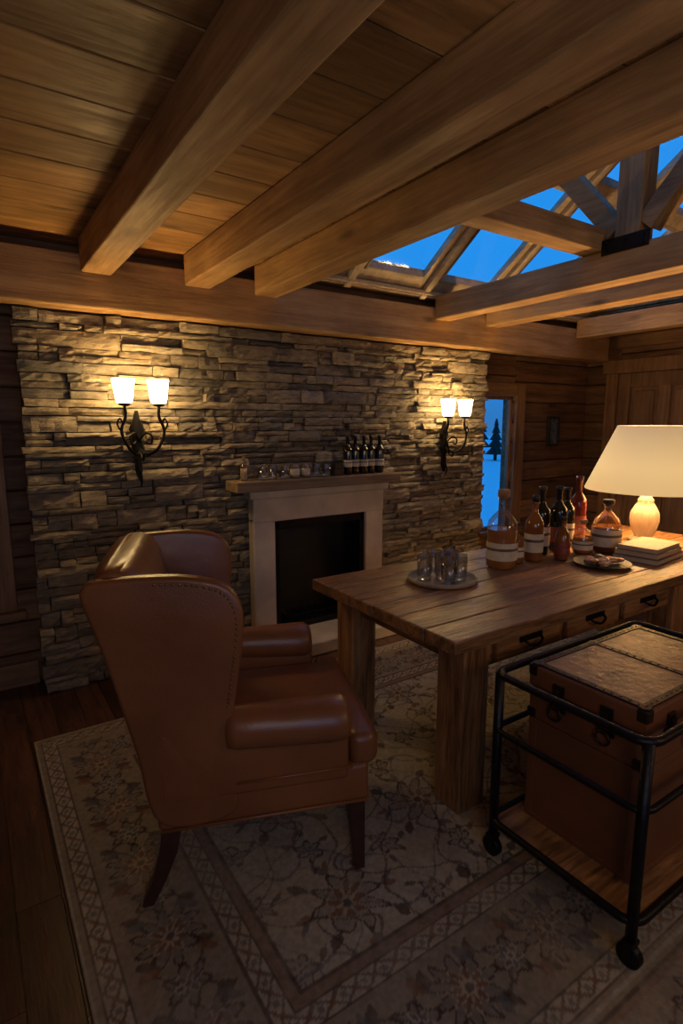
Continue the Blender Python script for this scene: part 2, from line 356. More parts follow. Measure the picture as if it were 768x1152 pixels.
# lantern roof
SL=.70; RY=1.05; RB=2.47; RZ=RB+SL*(WY1-RY)
def rz(y): return RB+SL*(WY1-y) if y>=RY else RB+SL*(WY1-(2*RY-y))
def sb(x0,x1,y0,y1,t0=0,t1=.04):
    return [(x0,y0,rz(y0)+t0),(x1,y0,rz(y0)+t0),(x1,y1,rz(y1)+t0),(x0,y1,rz(y1)+t0),(x0,y0,rz(y0)+t1),(x1,y0,rz(y0)+t1),(x1,y1,rz(y1)+t1),(x0,y1,rz(y1)+t1)]
cols=[(1.66,2.14),(2.29,2.81),(2.95,3.47),(3.61,4.13),(4.27,4.79)]
rows=[(2.46,3.17),(1.20,2.39)]
rf=[sb(WX0,WX1,3.17,3.30),sb(WX0,WX1,2.39,2.46),sb(WX0,WX1,RY,1.20)]
xs=[WX0]+[v for c in cols for v in c]+[WX1]
for (a,b) in rows:
    for i in range(0,len(xs),2): rf.append(sb(xs[i],xs[i+1],a,b))
rf.append(sb(WX0,WX1,WY0-.9,RY-.001))
boxes('ceiling_lantern_roof',rf,M['roofw'])
def gable(x0,x1):
    vs=[];
    pr=[(WY0-.7,ZC),(WY1,ZC),(WY1,rz(WY1)),(RY,rz(RY)),(WY0-.7,rz(WY0-.7))]
    for X in (x0,x1): vs+=[(X,y,z) for y,z in pr]
    fs=[(0,1,2,3,4),(9,8,7,6,5)]+[(i,(i+1)%5,(i+1)%5+5,i+5) for i in range(5)]
    return vs,fs
a,b=gable(WX0-.05,WX0); mesh('wall_lantern_gable',a,b,M['ceil'])
a,b=gable(WX1,WX1+.05); mesh('wall_lantern_gable.001',a,b,M['ceil'])
boxes('trim_5',[(WX0,WX1,WY1,WY1+.05,ZC-.02,2.47),(WX0,WX1,WY1-.04,WY1,2.44,2.465),(WX0,WX1,WY0-.05,WY0,ZC-.02,2.9)],M['roofw'],bevel=.004)
raf=[]
for xx in (2.215,2.88,3.54,4.20): raf.append(sb(xx-.028,xx+.028,RY,3.27,-.045,-.001))
boxes('roof_rafters',raf,M['roofw'],bevel=.004)
for i,(x0,x1) in enumerate(cols):
    for j,(y0,y1) in enumerate(rows):
        w=empty('window_%d'%(4+i*2+j))
        boxes('skylight_frame',[sb(x0,x0+.018,y0,y1,-.008,.045),sb(x1-.018,x1,y0,y1,-.008,.045),sb(x0,x1,y0,y0+.018,-.008,.045),sb(x0,x1,y1-.018,y1,-.008,.045)],M['roofw'],w,bevel=.003)
        boxes('skylight_glass',[sb(x0+.018,x1-.018,y0+.018,y1-.018,.03,.034)],M['pane'],w)
boxes('beam_ridge',[(WX0,WX1,RY-.06,RY+.06,RZ-.18,RZ-.02)],M['beam']['x'],bevel=.006)
tr=empty('king_post_truss')
TY=1.80
boxes('king_post',[(3.01,3.14,TY-.07,TY+.07,2.45,rz(TY)-.02)],M['beam']['z'],tr,bevel=.006)
def strut(name,ya,za,yb,zb,w=.05):
    dx=Vector((0,yb-ya,zb-za)).normalized(); n=Vector((0,-dx.z,dx.y))*w
    A=Vector((0,ya,za));B=Vector((0,yb,zb))
    vs=[]
    for X in (3.02,3.13):
        for p in (A-n,B-n,B+n,A+n): vs.append((X,p.y,p.z))
    mesh(name,vs,[(0,1,2,3),(7,6,5,4),(0,4,5,1),(1,5,6,2),(2,6,7,3),(3,7,4,0)],M['beam']['y'],tr,bevel=.005)
strut('strut_far',TY+.08,2.54,TY+.44,2.54+.42)
strut('strut_near',TY-.08,2.54,TY-.62,2.54+.62)
boxes('gusset_plate',[(2.995,3.005,TY-.13,TY+.13,2.42,2.50)],M['iron'],tr)
spheres('gusset_bolts',[(2.993,TY+a,b) for a in (-.1,0,.1) for b in (2.44,2.48)],.008,M['iron'],tr)
# outside
box('snow_ground',-30,60,3.9,60,-.5,-.3,M['snow'],bevel=0)
t=empty('pine_trees')
for i,(x,y,h) in enumerate([(16,17.5,1.9),(19,19,2.2),(14.5,18,1.6),(21.2,18.5,2.0),(25,23,2.6),(18,25.5,2.2),(28,30,3),(22,26,2.6),(32,31,3.2),(19,25,2.4),(26.5,25,2.2)]):
    prof=[(.08,0),(.08,.15*h)]
    for k in range(5):
        z=.15*h+k*.17*h; prof+=[(.24*h*(1-k/5.2),z),(.10*h*(1-k/5),z+.16*h)]
    prof.append((0.001,h))
    lathe('pine_%d'%i,prof,(x,y,-.3),M['pine'],t,seg=14)

# ------------------------------------------------------------------ STONE WALL
SX0,SX1,SZ1=.25,3.74,2.10
def stonewall():
    vs=[];fs=[]
    FX0,FX1,FZ=1.62,2.45,.86
    def stone(x0,x1,z0,z1):
        g=.0026
        if x1-x0<.012 or z1-z0<.009: return
        o=len(vs); nx=max(2,int((x1-x0)/.04)+1); nz=2 if z1-z0<.05 else 3
        base=3.388+random.uniform(-.030,.022); tx=random.uniform(-.012,.012); tz=random.uniform(-.010,.010)
        for j in range(nz+1):
            for i in range(nx+1):
                fx=i/nx; fz=j/nz
                x=x0+g+(x1-x0-2*g)*fx; z=z0+g+(z1-z0-2*g)*fz
                edge=(i in(0,nx))or(j in(0,nz))
                y=base+tx*(fx-.5)*2+tz*(fz-.5)*2+random.uniform(-.006,.006)+(.008 if edge else 0)
                if edge:
                    x+=random.uniform(-.002,.002); z+=random.uniform(-.0022,.0022)
                vs.append((x,y,z))
        nb=len(vs)
        per=[i for i in range(nx+1)]+[j*(nx+1)+nx for j in range(1,nz+1)]+[nz*(nx+1)+i for i in range(nx-1,-1,-1)]+[j*(nx+1) for j in range(nz-1,0,-1)]
        for p in per:
            v=vs[o+p]; vs.append((v[0],3.45,v[2]))
        for j in range(nz):
            for i in range(nx):
                a=o+j*(nx+1)+i; fs.append((a,a+1,a+nx+2,a+nx+1))
        n=len(per)
        for k in range(n):
            k2=(k+1)%n; fs.append((o+per[k],nb+k,nb+k2,o+per[k2]))
    def span(x0,x1,z0,z1):
        x=x0
        while x<x1-.001:
            l=random.choice([.07,.11,.16,.22,.28,.36])*random.uniform(.8,1.2)
            e=min(x+l,x1)
            if x1-e<.06: e=x1
            h=z1-z0
            r=random.random()
            if h>.065 and r<.75:
                k=random.uniform(.35,.65); zm=z0+h*k
                for (a,b) in ((z0,zm),(zm,z1)):
                    if random.random()<.4 and e-x>.16:
                        m=x+(e-x)*random.uniform(.3,.7); stone(x,m,a,b); stone(m,e,a,b)
                    else: stone(x,e,a,b)
            else: stone(x,e,z0,z1)
            x=e
    z=0
    while z<SZ1-.005:
        h=random.choice([.035,.045,.06,.075,.09])
        z1=min(z+h,SZ1)
        if SZ1-z1<.03: z1=SZ1
        jl=random.uniform(-.015,.012)
        if z<FZ: span(SX0+jl,FX0,z,z1); span(FX1,SX1,z,z1)
        else: span(SX0+jl,SX1,z,z1)
        z=z1
    me=bpy.data.meshes.new('stone'); me.from_pydata(vs,[],fs); me.update()
    return me
w=empty('wall_stone_fireplace')
finish('ledgestones',stonewall(),M['stone'],w)
boxes('backing',[(SX0+.02,1.62,3.43,3.6,0,2.1),(2.45,SX1-.02,3.43,3.6,0,2.1),(1.62,2.45,3.43,3.6,.86,2.1)],M['mortar'],w)

# fireplace
fp=empty('fireplace')
boxes('jambs',[(1.50,1.66,3.29,3.37,.09,.90),(2.40,2.56,3.29,3.37,.09,.90)],M['marble'],fp,bevel=.01)
boxes('lintel',[(1.50,2.56,3.285,3.37,.87,1.03),(1.47,2.59,3.26,3.37,1.03,1.085)],M['marble'],fp,bevel=.01)
boxes('hearth_slab',[(1.42,2.64,3.00,3.36,.0,.09)],M['marble'],fp,bevel=.01)
boxes('firebox',[(1.64,1.68,3.36,3.58,.09,.9),(2.38,2.42,3.36,3.58,.09,.9),(1.66,2.4,3.54,3.58,.09,.9),(1.66,2.4,3.36,3.58,.84,.9),(1.66,2.4,3.36,3.58,.05,.10)],M['black'],fp)
boxes('insert_frame',[(1.66,1.70,3.31,3.35,.09,.87),(2.36,2.40,3.31,3.35,.09,.87),(1.66,2.40,3.31,3.35,.81,.87),(1.66,2.40,3.31,3.35,.09,.13)],M['iron'],fp,bevel=.004)
tubes('grate',[([(1.75,3.38,.16),(2.3,3.38,.16)],.008)]+[([(1.78+.06*i,3.36,.16),(1.78+.06*i,3.5,.16)],.006) for i in range(9)]+[([(1.76,3.44,.10),(1.76,3.44,.22)],.007),([(2.3,3.44,.10),(2.3,3.44,.22)],.007)],M['iron'],fp)
boxes('mantel_shelf',[(1.35,2.64,3.18,3.375,1.088,1.155)],M['mantel'],fp,bevel=.007)

# ------------------------------------------------------------------ BOTTLES
def bottle(name,loc,h,r,body,kind='wine',label=None,cap=None,glass=False,lab=(.25,.5)):
    e=empty(name,loc)
    if kind=='wine':
        prof=[(r*.9,0),(r,.01),(r,h*.60),(r*.92,h*.66),(r*.55,h*.72),(r*.36,h*.77),(r*.34,h*.93),(r*.42,h*.94),(r*.42,h*.99),(r*.3,h)]
    elif kind=='whisky':
        prof=[(r*.92,0),(r,.012),(r,h*.52),(r*.93,h*.60),(r*.6,h*.68),(r*.33,h*.73),(r*.28,h*.86),(r*.36,h*.87),(r*.36,h*.90)]
    else:
        prof=[(r*.8,0),(r*.97,.012),(r,h*.30),(r*.98,h*.5),(r*.78,h*.64),(r*.42,h*.74),(r*.26,h*.79),(r*.24,h*.88),(r*.32,h*.89),(r*.32,h*.91)]
    if glass:
        shell('glass',prof,(0,0,0),M['glass'],e,seg=28)
        zl=h*.5
        liq=[(max(.001,p[0]-.004),p[1]+.004) for p in prof if p[1]<zl]+[(r-.004,zl)]
        lathe('liquid',[(a,b) for a,b in liq],(0,0,0),body,e,seg=28)
    else: lathe('body',prof,(0,0,0),body,e,seg=28)
    if label:
        shell('label',[(r+.0012,h*lab[0]),(r+.0012,h*lab[1])],(0,0,0),label,e,seg=28)
        shell('label_print',[(r+.0018,h*(lab[0]*.45+lab[1]*.55)),(r+.0018,h*(lab[0]*.3+lab[1]*.7))],(0,0,0),M['book2'],e,seg=28)
    if cap:
        t=prof[-1][1]
        if kind=='wine': lathe('capsule',[(r*.36,h*.78),(r*.36,h*.93),(r*.45,h*.935),(r*.45,h*1.0),(r*.3,h*1.005)],(0,0,0),cap,e,seg=20)
        else: lathe('stopper',[(r*.25,t-.01),(r*.25,t),(r*.4,t+.002),(r*.4,h-.004),(r*.32,h)],(0,0,0),cap,e,seg=20)
    return e
TZ=.772
bottle('whisky_bottle',(2.27,1.91,TZ),.41,.078,M['amber'],'whisky',M['paper'],M['cork'],True,(.12,.34))
bottle('small_spirit_bottle',(2.42,1.94,TZ),.22,.04,M['cognac'],'whisky',M['paper'],M['blackcap'],False,(.15,.4))
bottle('cognac_bottle',(2.54,1.92,TZ),.36,.05,M['cognac'],'whisky',M['paper'],M['blackcap'],False,(.14,.42))
bottle('wine_bottle',(2.69,1.99,TZ),.39,.05,M['winebody'],'wine',M['paper'],M['blackcap'],False,(.14,.42))
bottle('wine_bottle.001',(2.86,2.0,TZ),.38,.05,M['winebody'],'wine',M['paperred'],M['blackcap'],False,(.14,.38))
bottle('liqueur_bottle',(2.68,1.84,TZ),.24,.042,M['cognac'],'flagon',M['paperred'],M['blackcap'],False,(.15,.42))
bottle('spirit_flagon',(2.90,1.86,TZ),.20,.056,M['amber'],'flagon',M['paper'],M['cork'],True,(.15,.4))
bottle('wine_bottle.002',(3.0,2.04,TZ),.36,.046,M['winebody'],'wine',M['paper'],M['blackcap'],False,(.14,.4))
bottle('red_wine_bottle',(3.14,2.06,TZ),.42,.05,M['redwine'],'wine',M['paperred'],M['redwine'],False,(.15,.42))
bottle('gin_flagon',(3.05,1.81,TZ),.31,.082,M['cognac'],'flagon',M['paper'],M['blackcap'],True,(.14,.46))
for i,x in enumerate([2.225,2.295,2.365,2.435,2.505]):
    bottle('wine_bottle.%03d'%(i+3),(x,3.27+.01*(i%2),1.156),.27,.032,M['winebody'],'wine',M['paper'],M['blackcap'],False,(.2,.38))
def tumbler(name,x,y,z,r=.04,h=.11):
    e=empty(name,(x,y,z))
    shell('glass',[(0.002,.0),(r*.86,.0),(r*.9,.008),(r,h),(r*.94,h),(r*.84,.02),(.002,.018)],(0,0,0),M['glass'],e,seg=24)
    return e
e=empty('serving_tray',(1.84,1.90,TZ))
lathe('tray_disc',[(.155,0),(.165,.006),(.168,.022),(.158,.022),(.154,.010),(.001,.010)],(0,0,0),M['tray'],e,seg=48)
k=0
for dx,dy in [(-.085,.03),(-.03,-.075),(.05,-.065),(.09,.03),(.01,.07),(-.005,-.005)][:6]:
    tumbler('whisky_tumbler' if k==0 else 'whisky_tumbler.%03d'%k,1.84+dx,1.90+dy,TZ+.0105,.038,.12); k+=1
for x,h in [(1.55,.06),(1.62,.075),(1.71,.06),(1.95,.07),(2.03,.06)]:
    tumbler('whisky_tumbler.%03d'%k,x,3.24,1.1555,.030,h+.02); k+=1
bottle('glass_bud_vase',(1.44,3.28,1.156),.15,.026,M['wax'],'flagon',None,M['cork'],True)
for i,(x,r) in enumerate([(1.79,.033),(1.87,.030)]):
    e=empty('candle_jar' if i==0 else 'candle_jar.001',(x,3.25,1.156))
    lathe('wax',[(r-.002,.003),(r-.002,.06)],(0,0,0),M['wax'],e,seg=20)
    shell('jar',[(.001,0),(r,0),(r,.09),(r-.001,.09)],(0,0,0),M['glass'],e,seg=20)
    shell('label',[(r+.001,.02),(r+.001,.06)],(0,0,0),M['paper'],e,seg=20)
boxes('matchbox_stack',[(2.09,2.17,3.23,3.30,1.156,1.20),(2.10,2.165,3.235,3.295,1.20,1.24)],M['blackcap'],bevel=.003)

# ------------------------------------------------------------------ SCONCES
def sconce(name,xc,dz=0):
    e=empty(name,(xc,3.355,dz))
    prof=[(-.0,1.17),(.022,1.23),(.018,1.30),(.038,1.36),(.03,1.42),(.045,1.47),(.02,1.53),(.008,1.575)]
    vs=[];n=len(prof)
    for x,z in prof: vs.append((x,-.0,z)); 
    for x,z in prof: vs.append((-x,-.0,z))
    for x,z in prof: vs.append((x*.55,-.028,z))
    for x,z in prof: vs.append((-x*.55,-.028,z))
    fs=[]
    for i in range(n-1):
        fs+= [(2*n+i,2*n+i+1,3*n+i+1,3*n+i),(i,i+1,2*n+i+1,2*n+i),(n+i,3*n+i,3*n+i+1,n+i+1),(i,n+i,n+i+1,i+1)]
    mesh('backplate',vs,fs,M['iron'],e)
    tb=[]
    for s in (-1,1):
        tb.append((smoothpath([(0,-.03,1.36),(s*.03,-.10,1.33),(s*.08,-.14,1.37),(s*.115,-.14,1.46),(s*.09,-.14,1.54),(s*.092,-.14,1.60)],8),.0085))
        tb.append((smoothpath([(0,-.03,1.40),(s*.03,-.07,1.45),(s*.06,-.09,1.43),(s*.05,-.09,1.39),(s*.03,-.08,1.40)],8),.006))
        tb.append((smoothpath([(s*.115,-.14,1.46),(s*.135,-.14,1.50),(s*.12,-.14,1.53),(s*.108,-.14,1.51)],8),.005))
    tb.append((smoothpath([(0,-.03,1.36),(.0,-.10,1.30),(.0,-.12,1.34)],8),.008))
    tb.append((smoothpath([(0,-.02,1.25),(.0,-.05,1.19),(.0,-.03,1.14)],8),[.009-.0003*i for i in range(17)]))
    tubes('scroll_arms',tb,M['iron'],e)
    for s in (-1,1):
        lathe('cup',[(.008,0),(.03,.006),(.034,.018),(.02,.02)],(s*.092,-.14,1.595),M['iron'],e,seg=20)
        shell('glass_shade',[(.030,0),(.040,.004),(.046,.03),(.052,.08),(.059,.128),(.056,.128),(.048,.08),(.042,.03),(.035,.01)],(s*.092,-.14,1.613),M['sconceglass'],e,seg=20)
    return e
sconce('wall_sconce',.82,.01); sconce('wall_sconce.001',3.22,-.045)

# ------------------------------------------------------------------ TABLE
t=empty('desk_table')
X0,X1,Y0,Y1=1.34,3.98,1.31,2.27
ys=[Y0+(Y1-Y0)*i/6 for i in range(7)]
boxes('top_planks',[(X0+random.uniform(-.004,.004),X1,ys[i]+.0014,ys[i+1]-.0014,.717,.770+random.uniform(-.001,.001)) for i in range(6)],M['table']['x'],t,bevel=.006)
boxes('legs',[(1.46,1.60,1.38,1.52,.012,.717),(1.46,1.60,2.10,2.24,.012,.717),(3.0,3.14,1.38,1.52,.012,.717),(3.74,3.88,1.38,1.52,.012,.717),(3.74,3.88,2.10,2.24,.012,.717)],M['table']['z'],t,bevel=.008)
boxes('apron_long',[(1.60,3.0,1.42,1.46,.57,.717),(3.14,3.74,1.42,1.46,.57,.717),(1.60,3.74,2.16,2.20,.57,.717)],M['table']['x'],t,bevel=.004)
boxes('apron_short',[(1.50,1.54,1.52,2.10,.60,.717),(3.79,3.83,1.52,2.10,.60,.717)],M['table']['y'],t,bevel=.004)
dr=[(1.66,2.06),(2.11,2.51),(2.56,2.96),(3.2,3.68)]
boxes('drawer_fronts',[(a,b,1.395,1.42,.585,.705) for a,b in dr],M['table']['x'],t,bevel=.006)
kn=[]
for a,b in dr:
    c=(a+b)/2
    kn.append((smoothpath([(c-.05,1.395,.655),(c-.045,1.37,.64),(c,1.362,.625),(c+.045,1.37,.64),(c+.05,1.395,.655)],6),.006))
tubes('drawer_pulls',kn,M['iron'],t)
boxes('pull_plates',[((a+b)/2-.07,(a+b)/2+.07,1.389,1.396,.64,.665) for a,b in dr],M['iron'],t,bevel=.002)

# lamp
l=empty('table_lamp')
LX,LY=3.55,1.86
pf=[(.085,0),(.088,.012),(.07,.02),(.055,.03),(.075,.07),(.088,.12),(.085,.16),(.062,.20),(.045,.225),(.05,.235),(.035,.25),(.03,.265)]
pf=[(a*.95,b*1.12) for a,b in pf]
lathe('fluted_base',pf,(LX,LY,TZ),M['ceramic'],l,seg=96,flute=.04,fn=16)
lathe('lamp_neck',[(.014,.28),(.014,.36),(.02,.365),(.02,.40)],(LX,LY,TZ),M['nail'],l,seg=16)
shell('lamp_shade',[(.362,1.10),(.364,1.105),(.195,1.50),(.191,1.50),(.357,1.105)],(LX,LY,0),M['lampshade'],l,seg=64)
tubes('shade_ring',[([(LX-.19,LY,1.46),(LX+.19,LY,1.46)],.003),([(LX,LY-.19,1.46),(LX,LY+.19,1.46)],.003),([(LX,LY,1.17),(LX,LY,1.47)],.004)],M['nail'],l)
pt=bpy.data.lights.new('lamp_bulb','POINT'); pt.energy=50; pt.color=(1,.60,.26); pt.shadow_soft_size=.05
po=bpy.data.objects.new('lamp_bulb',pt); po.location=(LX,LY,1.36); po.parent=l; COL.objects.link(po)

# books
e=empty('stacked_books',(3.13,1.60,TZ),math.radians(6))
zz=0
for i,(w,dd,h,m,r0) in enumerate([(.36,.24,.03,'book2',0),(.34,.23,.028,'book1',.02),(.32,.21,.024,'book1',-.01)]):
    boxes('book_%d_cover'%i,[(-w/2,w/2,-dd/2,dd/2,zz,zz+.003),(-w/2,w/2,-dd/2,dd/2,zz+h-.003,zz+h),(-w/2,w/2,dd/2-.003,dd/2,zz,zz+h)],M[m],e)
    boxes('book_%d_pages'%i,[(-w/2+.005,w/2-.005,-dd/2+.005,dd/2-.003,zz+.003,zz+h-.003)],M['pages'],e); zz+=h
e=empty('snack_plate',(2.74,1.64,TZ))
lathe('plate',[(.08,0),(.10,.003),(.145,.018),(.148,.021),(.14,.020),(.098,.008),(.001,.008)],(0,0,0),M['plate'],e,seg=40)
spheres('crackers',[(random.uniform(-.08,.08),random.uniform(-.07,.07),.018+random.random()*.018) for _ in range(26)],[random.uniform(.012,.022) for _ in range(26)],M['nut'],e,(1,1,.55))
spheres('cured_meat',[(random.uniform(-.09,.09),random.uniform(-.08,.06),.022+random.random()*.02) for _ in range(18)],[random.uniform(.014,.026) for _ in range(18)],M['food'],e,(1,1,.4))

# picture
e=empty('framed_picture')
boxes('frame',[(4.86,4.89,3.57,3.598,1.28,1.58),(5.01,5.04,3.57,3.598,1.28,1.58),(4.89,5.01,3.57,3.598,1.28,1.31),(4.89,5.01,3.57,3.598,1.55,1.58)],M['blackcap'],e,bevel=.003)
boxes('print',[(4.89,5.01,3.585,3.595,1.31,1.55)],M['pic'],e)

# ------------------------------------------------------------------ ARMCHAIR (local: +x forward, y left, z up)
ch=empty('wingback_armchair',(.79,1.80,.012),math.radians(-20))
LM=M['leather']
def outline(name,pts,ya,yb,flare,mat,parent,bevel=.02,n=6,sub=0):
    P=[(p.x,p.y) for p in smoothpath([(a,b,0) for a,b in pts],n,True)]
    m=len(P); vs=[(x,ya+flare(x,z),z) for x,z in P]+[(x,yb+flare(x,z),z) for x,z in P]
    fs=[tuple(range(m)),tuple(range(2*m-1,m-1,-1))]+[(i,(i+1)%m,(i+1)%m+m,i+m) for i in range(m)]
    return mesh(name,vs,fs,mat,parent,bevel=bevel,seg=4,smooth=True)
wing=[(-.30,.30),(-.36,.55),(-.43,.85),(-.478,1.01),(-.475,1.05),(-.44,1.07),(-.28,1.080),(-.16,1.072),(-.08,1.045),(-.042,.985),(-.038,.91),(-.048,.82),(-.062,.72),(-.075,.62),(-.08,.45),(-.08,.30)]
for s,nm in ((-1,'wing_near'),(1,'wing_far')):
    fl=lambda x,z,s=s: s*(max(0,min(1,(x+.45)/.42))*.05*max(0,min(1,(z-.5)/.4)))
    outline(nm,wing,s*.295,s*.35,fl,LM,ch,bevel=.018)
def back():
    vs=[];rows=[(.28,-.30,-.17),(.45,-.335,-.19),(.62,-.375,-.21),(.80,-.415,-.25),(.95,-.447,-.285),(1.03,-.465,-.31),(1.07,-.455,-.335),(1.085,-.42,-.37)]
    for z,xo,xi in rows:
        xm=(xo+xi)/2; hx=(xi-xo)/2
        for i in range(24):
            a=2*PI*i/24; c=math.cos(a); s_=math.sin(a)
            e_=.35
            vs.append((xm+hx*math.copysign(abs(c)**e_,c),.31*math.copysign(abs(s_)**e_,s_),z+ (0.012*math.cos(s_*PI/2) if z>1.0 else 0)))
    fs=[]
    for j in range(len(rows)-1):
        for i in range(24): fs.append((j*24+i,j*24+(i+1)%24,(j+1)*24+(i+1)%24,(j+1)*24+i))
    fs.append(tuple(range(24))[::-1]); fs.append(tuple((len(rows)-1)*24+i for i in range(24)))
    mesh('back_cushion',vs,fs,LM,ch,smooth=True)
back()
boxes('seat_base',[(-.31,.36,-.34,.34,.265,.40)],LM,ch,bevel=.018,seg=4,smooth=True)
pip=[]
for s in (-1,1):
    pip.append(([(-.30,s*.346,.275),(.355,s*.346,.275)],.005)); pip.append(([(-.07,s*.353,.405),(.30,s*.353,.405)],.0045))
pip.append(([(.365,-.335,.275),(.365,.335,.275)],.005))
tubes('welt_piping',pip,LM,ch)
for s,nm in ((-1,'arm_near'),(1,'arm_far')):
    y0,y1=sorted((s*.285,s*.352))
    boxes(nm+'_panel',[(-.30,.29,y0,y1,.36,.60)],LM,ch,bevel=.018,seg=4,smooth=True)
    vs=[];fs=[];n=24
    secs=[(-.10,.03,.04),(-.095,.050,.060),(-.07,.060,.067),(.0,.066,.068),(.13,.074,.070),(.22,.080,.073),(.262,.079,.071),(.282,.068,.060),(.288,.045,.038),(.289,.01,.01)]
    for (x,ry,rz_) in secs:
        zc=.585-.02*(x+.2)
        for i in range(n):
            a=2*PI*i/n; vs.append((x,s*.335+ry*math.cos(a),zc+rz_*math.sin(a)))
    for j in range(len(secs)-1):
        for i in range(n): fs.append((j*n+i,j*n+(i+1)%n,(j+1)*n+(i+1)%n,(j+1)*n+i))
    fs.append(tuple(range(n))[::-1]); fs.append(tuple((len(secs)-1)*n+i for i in range(n)))
    mesh(nm+'_roll',vs,fs,LM,ch,smooth=True)
def tcush():
    P=[(-.2,-.275),(.30,-.275),(.30,-.335),(.385,-.335),(.40,-.30),(.405,0),(.40,.30),(.385,.335),(.30,.335),(.30,.275),(-.2,.275)]
    m=len(P); vs=[(x,y,.385) for x,y in P]+[(x,y,.50) for x,y in P]
    fs=[tuple(range(m))[::-1],tuple(range(m,2*m))]+[(i,(i+1)%m,(i+1)%m+m,i+m) for i in range(m)]
    mesh('seat_cushion',vs,fs,LM,ch,bevel=.035,seg=5,smooth=True)
tcush()
def leg(name,top,bot,r0,r1):
    vs=[]
    for (c,r) in ((top,r0),(bot,r1)):
        for a,b in ((-1,-1),(1,-1),(1,1),(-1,1)): vs.append((c[0]+a*r,c[1]+b*r,c[2]))
    mesh(name,vs,[(0,1,2,3),(7,6,5,4)]+[(i,(i+1)%4,(i+1)%4+4,i+4) for i in range(4)],M['darkwood'],ch,bevel=.004)
for s in (-1,1):
    leg('front_leg_%d'%(s+2),(.32,s*.30,.27),(.335,s*.31,0),.030,.017)
    v=[];sec=[(-.27,.27,.030),(-.285,.18,.027),(-.315,.09,.022),(-.355,.0,.018)]
    for (x,z,r) in sec:
        for a,b in ((-1,-1),(1,-1),(1,1),(-1,1)): v.append((x+a*r,s*.30+b*r,z))
    f=[(0,1,2,3),(15,14,13,12)]
    for j in range(3): f+=[(j*4+i,j*4+(i+1)%4,(j+1)*4+(i+1)%4,(j+1)*4+i) for i in range(4)]
    mesh('rear_leg_%d'%(s+2),v,f,M['darkwood'],ch,bevel=.004)
edge=smoothpath([(-.28,1.060,0),(-.17,1.053,0),(-.095,1.028,0),(-.062,.975,0),(-.058,.91,0),(-.068,.82,0),(-.082,.72,0),(-.090,.66,0)],14)
for s in (-1,1):
    pts=[];last=None
    for p in edge:
        if last is None or (p-last).length>.0135:
            yy=s*(.35+max(0,min(1,(p.x+.45)/.42))*.05*max(0,min(1,(p.y-.5)/.4))+.001); pts.append((p.x,yy,p.y)); last=p.copy()
    spheres('nailheads_%d'%(s+2),pts,.0044,M['nail'],ch,(1,.7,1))

# ------------------------------------------------------------------ CART + TRUNK
c=empty('bar_cart')
CX0,CX1,CY0,CY1=1.41,2.27,.67,1.19
tb=[]
tb.append((rrect(CX0,CX1,CY0,CY1,.69,.05),.013,True))
tb.append((rrect(CX0,CX1,CY0,CY1,.15,.05),.013,True))
tb.append((rrect(CX0,CX1,CY0,CY1,.49,.05),.010,True))
for x in (CX0+.012,CX1-.012):
    for y in (CY0+.012,CY1-.012): tb.append(([(x,y,.07),(x,y,.69)],.016))
tubes('frame',tb,M['iron'],c,seg=12)
boxes('lower_shelf',[(CX0+.01,CX1-.01,CY0+.01,CY1-.01,.135,.155)],M['table']['x'],c,bevel=.003)
for i,x in enumerate((CX0+.012,CX1-.012)):
    for j,y in enumerate((CY0+.012,CY1-.012)):
        v,f=tubedata([(x-.013,y,.012+.035),(x+.013,y,.012+.035)],.035,seg=24)
        mesh('caster_%d%d'%(i,j),v,f,M['iron'],c,bevel=.004,smooth=False)
        boxes('caster_fork_%d%d'%(i,j),[(x-.020,x-.015,y-.012,y+.012,.04,.085),(x+.015,x+.020,y-.012,y+.012,.04,.085),(x-.020,x+.020,y-.016,y+.016,.082,.095)],M['iron'],c,bevel=.002)
t=empty('steamer_trunk')
KX0,KX1,KY0,KY1=1.535,2.17,.75,1.135
boxes('trunk_body',[(KX0,KX1,KY0,KY1,.157,.52)],M['trunkl'],t,bevel=.008)
boxes('trunk_case',[(KX0-.005,KX1+.005,KY0-.005,KY1+.005,.525,.635)],M['trunkl'],t,bevel=.006)
boxes('trunk_lid',[(KX0-.008,KX1+.008,KY0-.008,KY1+.008,.638,.712)],M['trunkl'],t,bevel=.008)
boxes('lid_top_panel',[(KX0+.012,KX1-.012,KY0+.012,KY1-.012,.711,.716)],M['parch'],t,bevel=.002)
iron=[]
for (z0,z1,o) in ((.157,.52,.002),):
    for x0 in (KX0-o,KX1-.028): 
        for y0 in (KY0-o,KY1-.028): iron.append((x0,x0+.03,y0,y0+.03,z0,z1))
for (a,b) in ((.155,.175),(.50,.523)): iron+=[(KX0-.003,KX1+.003,KY0-.003,KY0+.004,a,b),(KX0-.003,KX1+.003,KY1-.004,KY1+.003,a,b),(KX0-.003,KX0+.004,KY0,KY1,a,b),(KX1-.004,KX1+.003,KY0,KY1,a,b)]
boxes('edge_bindings',iron,M['trunkl'],t,bevel=.002)
cc=[]
for x in (KX0-.010,KX1-.025):
    for y in (KY0-.010,KY1-.025):
        for (a,b) in ((.675,.7145),(.525,.56)): cc.append((x,x+.035,y,y+.035,a,b))
boxes('metal_corners',cc,M['bronze'],t,bevel=.006)
sl=[]
for y in (KY0+.0,KY1-.025): sl.append((KX0-.006,KX1+.006,y,y+.025,.7155,.7185))
for x in (KX0+.0,KX1-.025,(KX0+KX1)/2): sl.append((x,x+.025,KY0-.006,KY1+.006,.7157,.7187))
boxes('lid_straps',sl,M['bronze'],t,bevel=.001)
rv=[]
for y in (KY0+.012,KY1-.012):
    for i in range(22): rv.append((KX0+.02+i*(KX1-KX0-.04)/21,y,.719))
